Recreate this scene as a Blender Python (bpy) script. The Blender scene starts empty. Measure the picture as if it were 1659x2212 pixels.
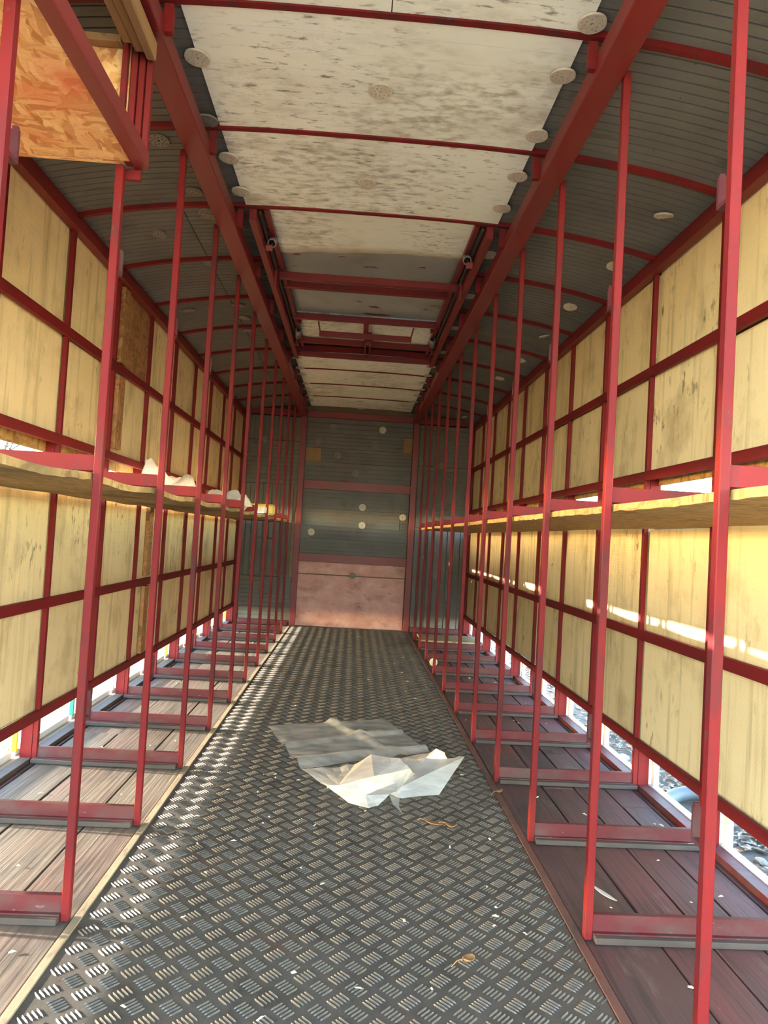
import bpy, bmesh, math, random
from mathutils import Vector, Matrix, noise

# ------------------------------------------------------------------ camera, sky, sun, exposure
scene = bpy.context.scene
COL = scene.collection
F, CX, CY = 1500.0, 829.5, 1106.0           # focal length and centre of the 1659x2212 frame, in its pixels
H = 0.97                                    # lens height over the trailer floor
_d = Vector((764.0 - CX, 1158.0 - CY, F)).normalized()
_r = Vector((math.cos(0.058), math.sin(0.058), 0.0))
_r = (_r - _d * _r.dot(_d)).normalized()
_n = _d.cross(_r)
def cw(v): return Vector((v.dot(_r), v.dot(_d), -v.dot(_n)))
def at(px, py, axis, val):                  # the point where the sight line of a frame pixel meets a plane of the room
    v = cw(Vector(((px - CX) / F, (py - CY) / F, 1.0)))
    o = Vector((0, 0, H))
    return o + v * ((val - o[axis]) / v[axis])
cam_data = bpy.data.cameras.new('camera')
cam = bpy.data.objects.new('camera', cam_data)
COL.objects.link(cam)
xa, ya, za = cw(Vector((1, 0, 0))), cw(Vector((0, -1, 0))), cw(Vector((0, 0, -1)))
cam.matrix_world = Matrix(((xa.x, ya.x, za.x, 0), (xa.y, ya.y, za.y, 0), (xa.z, ya.z, za.z, H), (0, 0, 0, 1)))
cam_data.sensor_fit = 'VERTICAL'
cam_data.sensor_height = 36.0
cam_data.lens = F / 2212.0 * 36.0
cam_data.clip_start = 0.02
scene.camera = cam

world = bpy.data.worlds.new('world')
scene.world = world
world.use_nodes = True
wn = world.node_tree
wn.nodes.clear()
sky = wn.nodes.new('ShaderNodeTexSky')
sky.sky_type = 'NISHITA'
sky.sun_disc = False
sky.sun_elevation = math.radians(12)
sky.sun_rotation = math.radians(-85.4)
sky.air_density = 1.0
sky.dust_density = 0.6
sky.ozone_density = 1.0
bgn = wn.nodes.new('ShaderNodeBackground')
bgn.inputs[1].default_value = 1.0
wo = wn.nodes.new('ShaderNodeOutputWorld')
wn.links.new(sky.outputs[0], bgn.inputs[0])
wn.links.new(bgn.outputs[0], wo.inputs[0])

sun_data = bpy.data.lights.new('sun_offscreen', 'SUN')
sun_data.energy = 6.5
sun_data.color = (1.0, 0.93, 0.84)
sun_data.angle = math.radians(0.55)
sun = bpy.data.objects.new('sun_offscreen', sun_data)
COL.objects.link(sun)
sun.rotation_euler = Vector((1.0, -0.08, -0.212)).to_track_quat('-Z', 'Y').to_euler()

scene.view_settings.view_transform = 'Standard'
scene.view_settings.look = 'None'
scene.view_settings.gamma = 1.0
scene.view_settings.use_curve_mapping = False
scene.view_settings.exposure = 2.25
scene.cycles.max_bounces = 8
scene.cycles.diffuse_bounces = 5
scene.cycles.transparent_max_bounces = 8
scene.cycles.use_adaptive_sampling = True
scene.cycles.adaptive_threshold = 0.06
scene.cycles.sample_clamp_indirect = 6.0
scene.cycles.use_denoising = True
scene.cycles.caustics_reflective = False
scene.cycles.caustics_refractive = False

random.seed(7)
R = random.Random(11)

# ------------------------------------------------------------------ materials
MATS = {}
def _coords(nt, jitter=True):
    tc = nt.nodes.new('ShaderNodeTexCoord')
    if not jitter:
        return tc.outputs['Object']
    oi = nt.nodes.new('ShaderNodeObjectInfo')
    mul = nt.nodes.new('ShaderNodeVectorMath'); mul.operation = 'MULTIPLY'
    cmb = nt.nodes.new('ShaderNodeCombineXYZ')
    for i in range(3): nt.links.new(oi.outputs['Random'], cmb.inputs[i])
    mul.inputs[1].default_value = (37.0, 53.0, 29.0)
    nt.links.new(cmb.outputs[0], mul.inputs[0])
    add = nt.nodes.new('ShaderNodeVectorMath'); add.operation = 'ADD'
    nt.links.new(tc.outputs['Object'], add.inputs[0]); nt.links.new(mul.outputs[0], add.inputs[1])
    return add.outputs[0]
def _map(nt, vec, scale=(1, 1, 1), rot=(0, 0, 0)):
    m = nt.nodes.new('ShaderNodeMapping')
    m.inputs['Scale'].default_value = scale
    m.inputs['Rotation'].default_value = rot
    nt.links.new(vec, m.inputs[0])
    return m.outputs[0]
def _noise(nt, vec, scale, detail=4.0, rough=0.55):
    n = nt.nodes.new('ShaderNodeTexNoise')
    n.inputs['Scale'].default_value = scale
    n.inputs['Detail'].default_value = detail
    n.inputs['Roughness'].default_value = rough
    nt.links.new(vec, n.inputs['Vector'])
    return n.outputs[0]
def _range(nt, val, lo, hi, a=0.0, b=1.0):
    m = nt.nodes.new('ShaderNodeMapRange')
    m.inputs[1].default_value = lo; m.inputs[2].default_value = hi
    m.inputs[3].default_value = a; m.inputs[4].default_value = b
    nt.links.new(val, m.inputs[0])
    return m.outputs[0]
def _mul(nt, a, b):
    m = nt.nodes.new('ShaderNodeMath'); m.operation = 'MULTIPLY'
    nt.links.new(a, m.inputs[0])
    if isinstance(b, float): m.inputs[1].default_value = b
    else: nt.links.new(b, m.inputs[1])
    return m.outputs[0]
def _mix(nt, fac, a, b):
    m = nt.nodes.new('ShaderNodeMix'); m.data_type = 'RGBA'
    if isinstance(fac, float): m.inputs[0].default_value = fac
    else: nt.links.new(fac, m.inputs[0])
    for s, v in ((6, a), (7, b)):
        if isinstance(v, tuple): m.inputs[s].default_value = (*v, 1.0)
        else: nt.links.new(v, m.inputs[s])
    return m.outputs[2]
def mat(name, c0, c1=None, scale=6.0, stretch=(1, 1, 1), rough=0.6, metal=0.0, layers=(), bump=None, bump_dist=0.002, ribs=None, spec=0.4, jitter=True, tone=0.0):
    """layers: (colour, scale, stretch, lo, hi, amount[, mask_scale, mask_lo, mask_hi])"""
    m = bpy.data.materials.new(name); m.use_nodes = True
    nt = m.node_tree
    bs = nt.nodes['Principled BSDF']
    vec = _coords(nt, jitter)
    if c1 is None: c1 = c0
    col = _mix(nt, _range(nt, _noise(nt, _map(nt, vec, stretch), scale, 6.0), 0.3, 0.7), c0, c1)
    if tone:
        oi = nt.nodes.new('ShaderNodeObjectInfo')
        hs = nt.nodes.new('ShaderNodeHueSaturation')
        nt.links.new(_range(nt, oi.outputs['Random'], 0, 1, 1 - tone, 1 + tone), hs.inputs['Value'])
        nt.links.new(col, hs.inputs['Color']); col = hs.outputs[0]
    for L in layers:
        f = _mul(nt, _range(nt, _noise(nt, _map(nt, vec, L[2]), L[1], 6.0, 0.6), L[3], L[4]), L[5])
        if len(L) > 6:
            f = _mul(nt, f, _range(nt, _noise(nt, vec, L[6], 2.0), L[7], L[8]))
        col = _mix(nt, f, col, L[0])
    bs.inputs['Roughness'].default_value = rough
    bs.inputs['Metallic'].default_value = metal
    bs.inputs['Specular IOR Level'].default_value = spec
    nrm = None
    if ribs:                                             # fine pressed ribs (direction, period)
        w = nt.nodes.new('ShaderNodeTexWave')
        w.bands_direction = ribs[0]
        w.inputs['Scale'].default_value = 0.314 / ribs[1]
        tc = nt.nodes.new('ShaderNodeTexCoord'); nt.links.new(tc.outputs['Object'], w.inputs['Vector'])
        b = nt.nodes.new('ShaderNodeBump'); b.inputs['Strength'].default_value = ribs[2]; b.inputs['Distance'].default_value = 0.001
        nt.links.new(w.outputs[1], b.inputs['Height']); nrm = b.outputs[0]
    if bump:
        b = nt.nodes.new('ShaderNodeBump')
        b.inputs['Strength'].default_value = bump[1]; b.inputs['Distance'].default_value = bump_dist
        nt.links.new(_noise(nt, _map(nt, vec, bump[2] if len(bump) > 2 else (1, 1, 1)), bump[0], 5.0), b.inputs['Height'])
        if nrm: nt.links.new(nrm, b.inputs['Normal'])
        nrm = b.outputs[0]
    nt.links.new(col, bs.inputs['Base Color'])
    if nrm: nt.links.new(nrm, bs.inputs['Normal'])
    MATS[name] = m
    return m
DIRT = (0.035, 0.025, 0.016)
mat('red_paint', (0.195, 0.012, 0.012), (0.135, 0.011, 0.012), 9, (1, 1, 0.4), 0.6, spec=0.2, layers=[
    ((0.06, 0.02, 0.02), 14, (1, 1, 0.4), 0.50, 0.72, 0.8), ((0.07, 0.05, 0.045), 60, (1, 1, 0.35), 0.64, 0.72, 0.8), ((0.35, 0.16, 0.1), 140, (1, 1, 0.5), 0.72, 0.78, 0.4)], bump=(90, 0.25), tone=0.1)
mat('red_beam', (0.195, 0.012, 0.012), (0.135, 0.011, 0.012), 5, (1, 0.3, 1), 0.45, layers=[
    ((0.14, 0.03, 0.02), 12, (1, 0.5, 1), 0.55, 0.8, 0.6), ((0.09, 0.08, 0.07), 70, (1, 0.4, 1), 0.68, 0.78, 0.6)], bump=(60, 0.25))
mat('red_worn', (0.125, 0.020, 0.024), (0.075, 0.020, 0.022), 12, (0.4, 1, 1), 0.6, spec=0.2, layers=[
    ((0.085, 0.065, 0.058), 9, (0.6, 1, 1), 0.45, 0.70, 0.75), ((0.32, 0.25, 0.22), 70, (0.3, 1, 1), 0.66, 0.76, 0.6)], bump=(60, 0.3))
mat('rail_red', (0.195, 0.012, 0.012), (0.135, 0.011, 0.012), 7, (1, 0.3, 1), 0.6, spec=0.2, layers=[((0.06, 0.02, 0.015), 20, (1, 0.4, 1), 0.55, 0.75, 0.6)], bump=(70, 0.25))
mat('cream_foam', (0.85, 0.66, 0.36), (0.78, 0.59, 0.31), 3, (1, 1, 1), 0.85, spec=0.15, tone=0.07, layers=[
    ((0.30, 0.20, 0.08), 9, (1, 2.2, 0.10), 0.52, 0.80, 0.75), ((0.12, 0.08, 0.035), 26, (1, 1.6, 0.10), 0.60, 0.76, 0.65, 3.0, 0.42, 0.66),
    ((0.07, 0.05, 0.03), 30, (1, 1.2, 0.5), 0.56, 0.68, 0.85, 3.2, 0.52, 0.66), ((0.36, 0.25, 0.12), 5, (1, 1, 0.7), 0.52, 0.72, 0.6), ((0.05, 0.035, 0.02), 75, (1, 1, 1), 0.70, 0.74, 0.9)],
    ribs=('Z', 0.0072, 0.45), bump=(160, 0.25))
mat('grey_foam', (0.165, 0.158, 0.145), (0.125, 0.120, 0.112), 4, (1, 1, 1), 0.85, spec=0.2, tone=0.06, layers=[
    ((0.16, 0.07, 0.05), 2.2, (1, 2.0, 1), 0.55, 0.78, 0.45), ((0.025, 0.02, 0.018), 60, (0.6, 1, 0.6), 0.68, 0.74, 0.8), ((0.05, 0.04, 0.03), 11, (0.5, 1.2, 1), 0.60, 0.75, 0.5)], bump=(220, 0.35))
mat('white_foam', (0.86, 0.86, 0.77), (0.80, 0.80, 0.69), 3, (1, 1, 1), 0.85, spec=0.2, layers=[
    ((0.27, 0.22, 0.14), 24, (0.7, 1.5, 1), 0.46, 0.66, 0.7, 1.6, 0.44, 0.62), ((0.42, 0.36, 0.25), 5, (0.7, 1.5, 1), 0.48, 0.68, 0.5, 1.6, 0.42, 0.60), ((0.10, 0.07, 0.035), 40, (0.5, 1.6, 1), 0.56, 0.68, 0.75, 1.7, 0.40, 0.58), ((0.12, 0.10, 0.07), 90, (1, 1, 1), 0.70, 0.76, 0.8)], bump=(120, 0.3))
mat('pink_board', (0.48, 0.22, 0.19), (0.64, 0.37, 0.31), 6, (1, 1, 1.2), 0.75, layers=[
    ((0.20, 0.10, 0.07), 7, (0.7, 1, 1.6), 0.52, 0.74, 0.7), ((0.06, 0.035, 0.03), 55, (0.6, 1, 1), 0.64, 0.71, 0.85), ((0.66, 0.42, 0.34), 16, (1, 1, 1), 0.60, 0.72, 0.5)], bump=(90, 0.3))
mat('grey_wood', (0.085, 0.062, 0.050), (0.055, 0.043, 0.037), 10, (1, 0.2, 1), 0.8, layers=[((0.05, 0.035, 0.028), 40, (0.06, 1, 1), 0.5, 0.7, 0.6)], bump=(60, 0.3, (0.08, 1, 1)))
mat('bare_wood', (0.34, 0.20, 0.09), (0.24, 0.13, 0.055), 14, (1, 0.08, 1), 0.75, layers=[((0.08, 0.045, 0.02), 40, (1, 0.05, 1), 0.55, 0.72, 0.6)], bump=(60, 0.3, (1, 0.06, 1)))
def plank_mat(name, a, b, red, amt):
    return mat(name, a, b, 5, (1, 0.25, 1), 0.75, tone=0.16, layers=[
        (red, 3.2, (1, 0.5, 1), 0.46, 0.66, amt), ((0.05, 0.032, 0.024), 70, (1, 0.035, 1), 0.50, 0.68, 0.75), ((0.035, 0.028, 0.026), 5, (1, 0.4, 1), 0.52, 0.72, 0.75), ((0.26, 0.20, 0.16), 13, (1, 0.25, 1), 0.60, 0.74, 0.45), ((0.42, 0.36, 0.28), 110, (1, 0.6, 1), 0.70, 0.76, 0.7)],
        bump=(90, 0.7, (1, 0.03, 1)), bump_dist=0.003)
plank_mat('plank_tan', (0.165, 0.132, 0.095), (0.12, 0.098, 0.074), (0.15, 0.078, 0.062), 0.5)
plank_mat('plank_red', (0.125, 0.060, 0.050), (0.09, 0.054, 0.046), (0.16, 0.050, 0.044), 0.75)
mat('tread_metal', (0.120, 0.104, 0.082), (0.092, 0.082, 0.067), 5, (1, 0.7, 1), 0.55, 0.2, layers=[
    ((0.050, 0.041, 0.030), 9, (1, 1, 1), 0.50, 0.74, 0.75), ((0.15, 0.065, 0.038), 4, (1, 1, 1), 0.58, 0.76, 0.5), ((0.035, 0.03, 0.022), 60, (1, 1, 1), 0.58, 0.70, 0.6)], bump=(150, 0.3), jitter=False)
mat('tread_bar', (0.165, 0.145, 0.115), (0.115, 0.10, 0.082), 6, (1, 1, 1), 0.45, 0.25, layers=[((0.05, 0.04, 0.03), 9, (1, 1, 1), 0.54, 0.74, 0.75)], jitter=False)
mat('rusty_strip', (0.16, 0.06, 0.04), (0.09, 0.05, 0.04), 14, (1, 0.2, 1), 0.7, layers=[((0.04, 0.03, 0.025), 30, (1, 0.4, 1), 0.5, 0.7, 0.7)], bump=(80, 0.4))
mat('pale_strip', (0.34, 0.27, 0.17), (0.24, 0.18, 0.11), 16, (1, 0.2, 1), 0.7, layers=[((0.06, 0.045, 0.03), 30, (1, 0.4, 1), 0.55, 0.7, 0.7)], bump=(80, 0.4))
mat('sheet_metal', (0.44, 0.46, 0.43), (0.34, 0.355, 0.33), 3, (1, 1, 1), 0.40, 0.3, layers=[
    ((0.20, 0.012, 0.012), 9, (0.7, 1.6, 1), 0.635, 0.65, 0.95), ((0.45, 0.45, 0.43), 28, (1, 1, 1), 0.66, 0.72, 0.5), ((0.17, 0.12, 0.05), 2.5, (1, 1, 1), 0.56, 0.75, 0.5)])
mat('disc_plastic', (0.62, 0.53, 0.41), (0.52, 0.45, 0.35), 20, rough=0.6)
mat('disc_grey', (0.16, 0.14, 0.115), (0.22, 0.19, 0.16), 20, rough=0.7)
mat('dark_steel', (0.05, 0.045, 0.04), (0.08, 0.06, 0.05), 20, rough=0.5, metal=0.5)
mat('grey_tube', (0.24, 0.235, 0.21), (0.17, 0.16, 0.14), 20, rough=0.45, metal=0.3)
mat('white_frame', (0.70, 0.73, 0.73), (0.60, 0.63, 0.63), 15, rough=0.45)
mat('yellow_strip', (0.85, 0.68, 0.02), rough=0.45)
mat('green_strip', (0.02, 0.25, 0.14), rough=0.45)
mat('blue_white_strip', (0.52, 0.72, 0.78), rough=0.45)
mat('skin_outer', (0.32, 0.22, 0.12), (0.24, 0.16, 0.09), 8, rough=0.8)
mat('hose_plastic', (0.045, 0.058, 0.075), (0.06, 0.073, 0.09), 12, rough=0.6)
mat('stone_grey', (0.24, 0.22, 0.195), (0.15, 0.135, 0.12), 10, rough=0.85, tone=0.3)
mat('bark', (0.11, 0.085, 0.065), (0.07, 0.055, 0.045), 12, (1, 1, 0.3), 0.9)
mat('dry_leaf', (0.34, 0.19, 0.075), (0.24, 0.12, 0.05), 25, rough=0.75)
mat('feather_white', (0.75, 0.70, 0.64), (0.55, 0.48, 0.42), 30, rough=0.6)
mat('chip', (0.70, 0.60, 0.45), (0.50, 0.42, 0.28), 30, rough=0.7)
mat('yellow_foam', (0.55, 0.42, 0.12), (0.45, 0.33, 0.09), 30, rough=0.8, bump=(160, 0.4))
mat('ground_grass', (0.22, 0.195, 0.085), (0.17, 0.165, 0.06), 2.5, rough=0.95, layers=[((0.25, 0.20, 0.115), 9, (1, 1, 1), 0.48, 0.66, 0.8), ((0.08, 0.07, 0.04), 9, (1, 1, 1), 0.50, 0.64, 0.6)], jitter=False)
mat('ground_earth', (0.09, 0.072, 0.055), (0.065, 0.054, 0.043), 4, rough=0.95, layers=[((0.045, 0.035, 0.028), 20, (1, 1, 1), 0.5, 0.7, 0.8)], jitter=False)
mat('ground_bounce', (0.28, 0.26, 0.22), (0.23, 0.21, 0.18), 4, rough=0.95, layers=[((0.16, 0.145, 0.12), 20, (1, 1, 1), 0.5, 0.7, 0.6)], jitter=False)  # gravel of the unseen ground, added for its light bounce
mat('grass_blade', (0.22, 0.205, 0.07), (0.27, 0.225, 0.11), 3, rough=0.8, jitter=False, layers=[((0.12, 0.15, 0.035), 4, (1, 1, 1), 0.5, 0.62, 0.7)])
mat('litter_leaf', (0.16, 0.125, 0.09), (0.08, 0.062, 0.045), 7, rough=0.8, jitter=False, layers=[((0.34, 0.31, 0.27), 22, (1, 1, 1), 0.50, 0.58, 0.8)])

def osb_mat(name, dark, mid, light, tint=None, gain=1.0):
    m = bpy.data.materials.new(name); m.use_nodes = True
    nt = m.node_tree; bs = nt.nodes['Principled BSDF']
    vec = _coords(nt)
    def flakes(scale, st, rot):
        n = nt.nodes.new('ShaderNodeTexVoronoi'); n.inputs['Scale'].default_value = scale; n.inputs['Randomness'].default_value = 1.0
        warp = nt.nodes.new('ShaderNodeTexNoise'); warp.inputs['Scale'].default_value = 9.0
        nt.links.new(vec, warp.inputs['Vector'])
        ad = nt.nodes.new('ShaderNodeVectorMath'); ad.operation = 'MULTIPLY_ADD'
        ad.inputs[1].default_value = (0.05, 0.05, 0.05)
        nt.links.new(warp.outputs[1], ad.inputs[0]); nt.links.new(vec, ad.inputs[2])
        nt.links.new(_map(nt, ad.outputs[0], st, rot), n.inputs['Vector'])
        sp = nt.nodes.new('ShaderNodeSeparateColor'); nt.links.new(n.outputs['Color'], sp.inputs[0])
        return sp.outputs[0]
    a = flakes(16, (1, 4.2, 1), (0, 0, 0.5)); b = flakes(18, (4.0, 1, 4.0), (0, 0, 0.25))
    sel = _range(nt, _noise(nt, vec, 13, 3.0), 0.47, 0.53)
    mx = nt.nodes.new('ShaderNodeMix'); nt.links.new(sel, mx.inputs[0]); nt.links.new(a, mx.inputs[2]); nt.links.new(b, mx.inputs[3])
    rp = nt.nodes.new('ShaderNodeValToRGB')
    e = rp.color_ramp.elements
    e[0].color = (*dark, 1); e[0].position = 0.0
    e[1].color = (*light, 1); e[1].position = 1.0
    k = e.new(0.45); k.color = (*mid, 1)
    nt.links.new(mx.outputs[0], rp.inputs[0])
    col = rp.outputs[0]
    fine = _noise(nt, _map(nt, vec, (20, 60, 30)), 3, 5.0)
    col = _mix(nt, _mul(nt, _range(nt, fine, 0.5, 0.75), 0.45), col, dark)
    if tint: col = _mix(nt, _mul(nt, _range(nt, _noise(nt, vec, tint[1], 4.0), tint[2], tint[3]), tint[4]), col, tint[0])
    nt.links.new(col, bs.inputs['Base Color'])
    bs.inputs['Roughness'].default_value = 0.7; bs.inputs['Specular IOR Level'].default_value = 0.25
    bu = nt.nodes.new('ShaderNodeBump'); bu.inputs['Strength'].default_value = 0.3; bu.inputs['Distance'].default_value = 0.002
    nt.links.new(mx.outputs[0], bu.inputs['Height']); nt.links.new(bu.outputs[0], bs.inputs['Normal'])
    MATS[name] = m
osb_mat('osb_orange', (0.44, 0.18, 0.065), (0.66, 0.35, 0.14), (0.78, 0.50, 0.25), tint=((0.62, 0.10, 0.05), 3.0, 0.56, 0.72, 0.55))
osb_mat('osb_brown', (0.22, 0.13, 0.048), (0.38, 0.235, 0.09), (0.47, 0.31, 0.13), tint=((0.10, 0.065, 0.035), 2.2, 0.42, 0.60, 0.75))   # the same board, damp-stained; the tint also paints in its underside's shade
osb_mat('osb_gold', (0.22, 0.13, 0.048), (0.38, 0.235, 0.09), (0.47, 0.31, 0.13))
osb_mat('osb_patch', (0.22, 0.10, 0.04), (0.36, 0.17, 0.065), (0.44, 0.23, 0.10))

def film_mat(name, transp, colour):
    m = bpy.data.materials.new(name); m.use_nodes = True
    nt = m.node_tree; bs = nt.nodes['Principled BSDF']; out = nt.nodes['Material Output']
    bs.inputs['Base Color'].default_value = (*colour, 1); bs.inputs['Roughness'].default_value = 0.28
    tl = nt.nodes.new('ShaderNodeBsdfTranslucent'); tl.inputs[0].default_value = (*colour, 1)
    m1 = nt.nodes.new('ShaderNodeMixShader'); m1.inputs[0].default_value = 0.35
    nt.links.new(bs.outputs[0], m1.inputs[1]); nt.links.new(tl.outputs[0], m1.inputs[2])
    tr = nt.nodes.new('ShaderNodeBsdfTransparent'); tr.inputs[0].default_value = (0.95, 0.95, 0.93, 1)
    m2 = nt.nodes.new('ShaderNodeMixShader')
    vec = _coords(nt)
    nt.links.new(_range(nt, _noise(nt, _map(nt, vec, (1, 2.5, 1)), 7, 3.0), 0.3, 0.7, transp - 0.15, transp + 0.15), m2.inputs[0])
    nt.links.new(m1.outputs[0], m2.inputs[1]); nt.links.new(tr.outputs[0], m2.inputs[2])
    nt.links.new(m2.outputs[0], out.inputs[0])
    bu = nt.nodes.new('ShaderNodeBump'); bu.inputs['Strength'].default_value = 0.5; bu.inputs['Distance'].default_value = 0.004
    nt.links.new(_noise(nt, _map(nt, vec, (1, 2, 1)), 26, 3.0), bu.inputs['Height']); nt.links.new(bu.outputs[0], bs.inputs['Normal'])
    MATS[name] = m
film_mat('film_flat', 0.58, (0.86, 0.83, 0.76))
film_mat('film_fold', 0.22, (0.90, 0.89, 0.85))
film_mat('film_white', 0.06, (0.92, 0.90, 0.86))

# ------------------------------------------------------------------ mesh helpers
def quads_box(V, Fc, x0, x1, y0, y1, z0, z1):
    b = len(V)
    V += [(x0, y0, z0), (x1, y0, z0), (x1, y1, z0), (x0, y1, z0), (x0, y0, z1), (x1, y0, z1), (x1, y1, z1), (x0, y1, z1)]
    Fc += [(b, b + 3, b + 2, b + 1), (b + 4, b + 5, b + 6, b + 7), (b, b + 1, b + 5, b + 4), (b + 1, b + 2, b + 6, b + 5), (b + 2, b + 3, b + 7, b + 6), (b + 3, b, b + 4, b + 7)]
def mesh(name, V, Fc, material, smooth=False):
    me = bpy.data.meshes.new(name)
    me.from_pydata([tuple(v) for v in V], [], Fc)
    me.materials.append(MATS[material])
    if smooth:
        me.polygons.foreach_set('use_smooth', [True] * len(me.polygons))
    me.update()
    return me
def boxes(name, lst, material, bevel=0.0):
    V, Fc = [], []
    for b in lst: quads_box(V, Fc, *b)
    me = mesh(name, V, Fc, material)
    if bevel:
        bm = bmesh.new(); bm.from_mesh(me)
        bmesh.ops.bevel(bm, geom=bm.edges[:], offset=bevel, segments=1, affect='EDGES')
        bm.to_mesh(me); bm.free()
    return me
def link(name, me, parent=None, loc=(0, 0, 0), rot=(0, 0, 0)):
    o = bpy.data.objects.new(name, me); COL.objects.link(o)
    o.location = loc; o.rotation_euler = rot
    if parent: o.parent = parent
    return o
def tag(o, label, cat=None, group=None, kind=None):
    o['label'] = label
    if cat: o['category'] = cat
    if group: o['group'] = group
    if kind: o['kind'] = kind
    return o
def box_obj(name, b, material, parent=None, bevel=0.0):
    """a box as its own object, origin at its centre"""
    cx, cy, cz = (b[0] + b[1]) / 2, (b[2] + b[3]) / 2, (b[4] + b[5]) / 2
    me = boxes(name, [(b[0] - cx, b[1] - cx, b[2] - cy, b[3] - cy, b[4] - cz, b[5] - cz)], material, bevel)
    return link(name, me, parent, (cx, cy, cz))
def tube(V, Fc, pts, rad, n=8):
    pts = [Vector(p) for p in pts]
    base = len(V)
    for i, p in enumerate(pts):
        t = (pts[min(i + 1, len(pts) - 1)] - pts[max(i - 1, 0)]).normalized()
        a = t.orthogonal().normalized() if i == 0 else (a - t * a.dot(t)).normalized()
        b = t.cross(a)
        rr = rad[i] if isinstance(rad, (list, tuple)) else rad
        for k in range(n):
            w = 2 * math.pi * k / n
            V.append(tuple(p + a * math.cos(w) * rr + b * math.sin(w) * rr))
    for i in range(len(pts) - 1):
        for k in range(n):
            k2 = (k + 1) % n
            Fc.append((base + i * n + k, base + i * n + k2, base + (i + 1) * n + k2, base + (i + 1) * n + k))
    Fc.append(tuple(base + k for k in range(n))[::-1]); Fc.append(tuple(base + (len(pts) - 1) * n + k for k in range(n)))
def grooved(name, w, h, t, n, vertical, material, depth=0.012, gw=0.010, edge=0.0):
    """board lying in the x-z plane, front face towards -y, with n-1 pressed grooves; origin at its centre"""
    L = w if vertical else h
    prof = [(-L / 2, 0.0)]
    for i in range(1, n):
        c = -L / 2 + L * i / n
        prof += [(c - gw / 2, 0.0), (c - gw / 2, depth), (c + gw / 2, depth), (c + gw / 2, 0.0)]
    prof.append((L / 2, 0.0))
    o = h if vertical else w
    V, Fc = [], []
    for (a, d) in prof:
        for s in (-1, 1):
            V.append((a, -t / 2 + d, s * o / 2) if vertical else (s * o / 2, -t / 2 + d, a))
    for i in range(len(prof) - 1):
        q = (2 * i, 2 * i + 1, 2 * i + 3, 2 * i + 2)
        Fc.append(q[::-1] if vertical else q)
    m = len(V)
    x, z = w / 2, h / 2
    V += [(-x, -t / 2, -z), (x, -t / 2, -z), (x, -t / 2, z), (-x, -t / 2, z), (-x, t / 2, -z), (x, t / 2, -z), (x, t / 2, z), (-x, t / 2, z)]
    Fc += [(m, m + 1, m + 5, m + 4), (m + 1, m + 2, m + 6, m + 5), (m + 2, m + 3, m + 7, m + 6), (m + 3, m, m + 4, m + 7), (m + 4, m + 5, m + 6, m + 7)]
    return mesh(name, V, Fc, material)
ORD = ['first', 'second', 'third', 'fourth', 'fifth', 'sixth', 'seventh', 'eighth', 'ninth', 'tenth', 'eleventh', 'twelfth']

# ------------------------------------------------------------------ the place's measures
YK = {k: 1.75 + 0.556 * k for k in range(-1, 11)}
Y0, Y1 = 0.15, 7.33
XW = 1.235
def zc(x): return 2.334 - 0.112 * abs(x / 1.23) ** 3           # underside of the arched ceiling boards
SIDE = {-1: 'grass', 1: 'leaf litter'}

# ------------------------------------------------------------------ floor
floor = link('floor', boxes('floor', [(-1.30, 1.30, Y0, Y1 + 0.12, -0.10, -0.030)], 'grey_wood'))
tag(floor, 'trailer floor of wooden planks beside a tread plate aisle', kind='structure')
for s, seams, m in ((-1, [0.628, 0.802, 1.026, 1.205, 1.262], 'plank_tan'), (1, [0.632, 0.825, 0.958, 1.085, 1.203, 1.262], 'plank_red')):
    for i in range(len(seams) - 1):
        cuts = [Y0, R.uniform(2.6, 3.3), R.uniform(4.7, 5.6), Y1]
        for j in range(3):
            g = R.uniform(0.002, 0.0045)
            a, b = sorted((s * (seams[i] + g), s * (seams[i + 1] - g)))
            o = box_obj('plank', (a, b, cuts[j] + 0.002, cuts[j + 1] - 0.002, -0.029, R.uniform(-0.005, 0.0)), 'plank_tan' if (s < 0 and i < 3) else 'plank_red', floor, 0.0015)
for s, m, a, b in ((-1, 'pale_strip', 0.606, 0.626), (1, 'rusty_strip', 0.607, 0.630)):
    x0, x1 = sorted((s * a, s * b))
    box_obj('edge_strip', (x0, x1, Y0, Y1, -0.029, 0.004), m, floor, 0.001)
P = 0.0747
def tread_block(name, sgn):
    V, Fc = [], []
    u = Vector((1, sgn, 0)).normalized(); w = Vector((-sgn, 1, 0)).normalized()
    for i in range(5):
        c = w * ((i - 2) * 0.0094)
        b = len(V)
        L, hw, hh = 0.0165, 0.0026, 0.0026
        for (a, q, z) in ((-L, 0, 0), (-L * 0.55, -hw, 0), (L * 0.55, -hw, 0), (L, 0, 0), (L * 0.55, hw, 0), (-L * 0.55, hw, 0), (-L * 0.72, 0, hh), (L * 0.72, 0, hh)):
            V.append(tuple(c + u * a + w * q + Vector((0, 0, z))))
        Fc += [(b, b + 1, b + 6), (b + 1, b + 2, b + 7, b + 6), (b + 2, b + 3, b + 7), (b + 3, b + 4, b + 7), (b + 4, b + 5, b + 6, b + 7), (b + 5, b, b + 6)]
    return V, Fc
TB = {s: tread_block('b', s) for s in (-1, 1)}
TBM = {s: mesh('tread_bars', *TB[s], 'tread_bar') for s in (-1, 1)}
spots = []
for j in range(int((Y1 - Y0) / P * 2) + 1):
    y = Y0 + 0.03 + j * P / 2
    for i in range(-9, 10):
        x = i * P + (P / 2 if j % 2 else 0.0) - 0.012
        if abs(x) < 0.592 and y < Y1 - 0.02: spots.append((y, x, 1 if j % 2 == 0 else -1))
vis = [q for q in spots if q[0] > 1.36 and abs(q[1]) / q[0] < 0.6]
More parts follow.
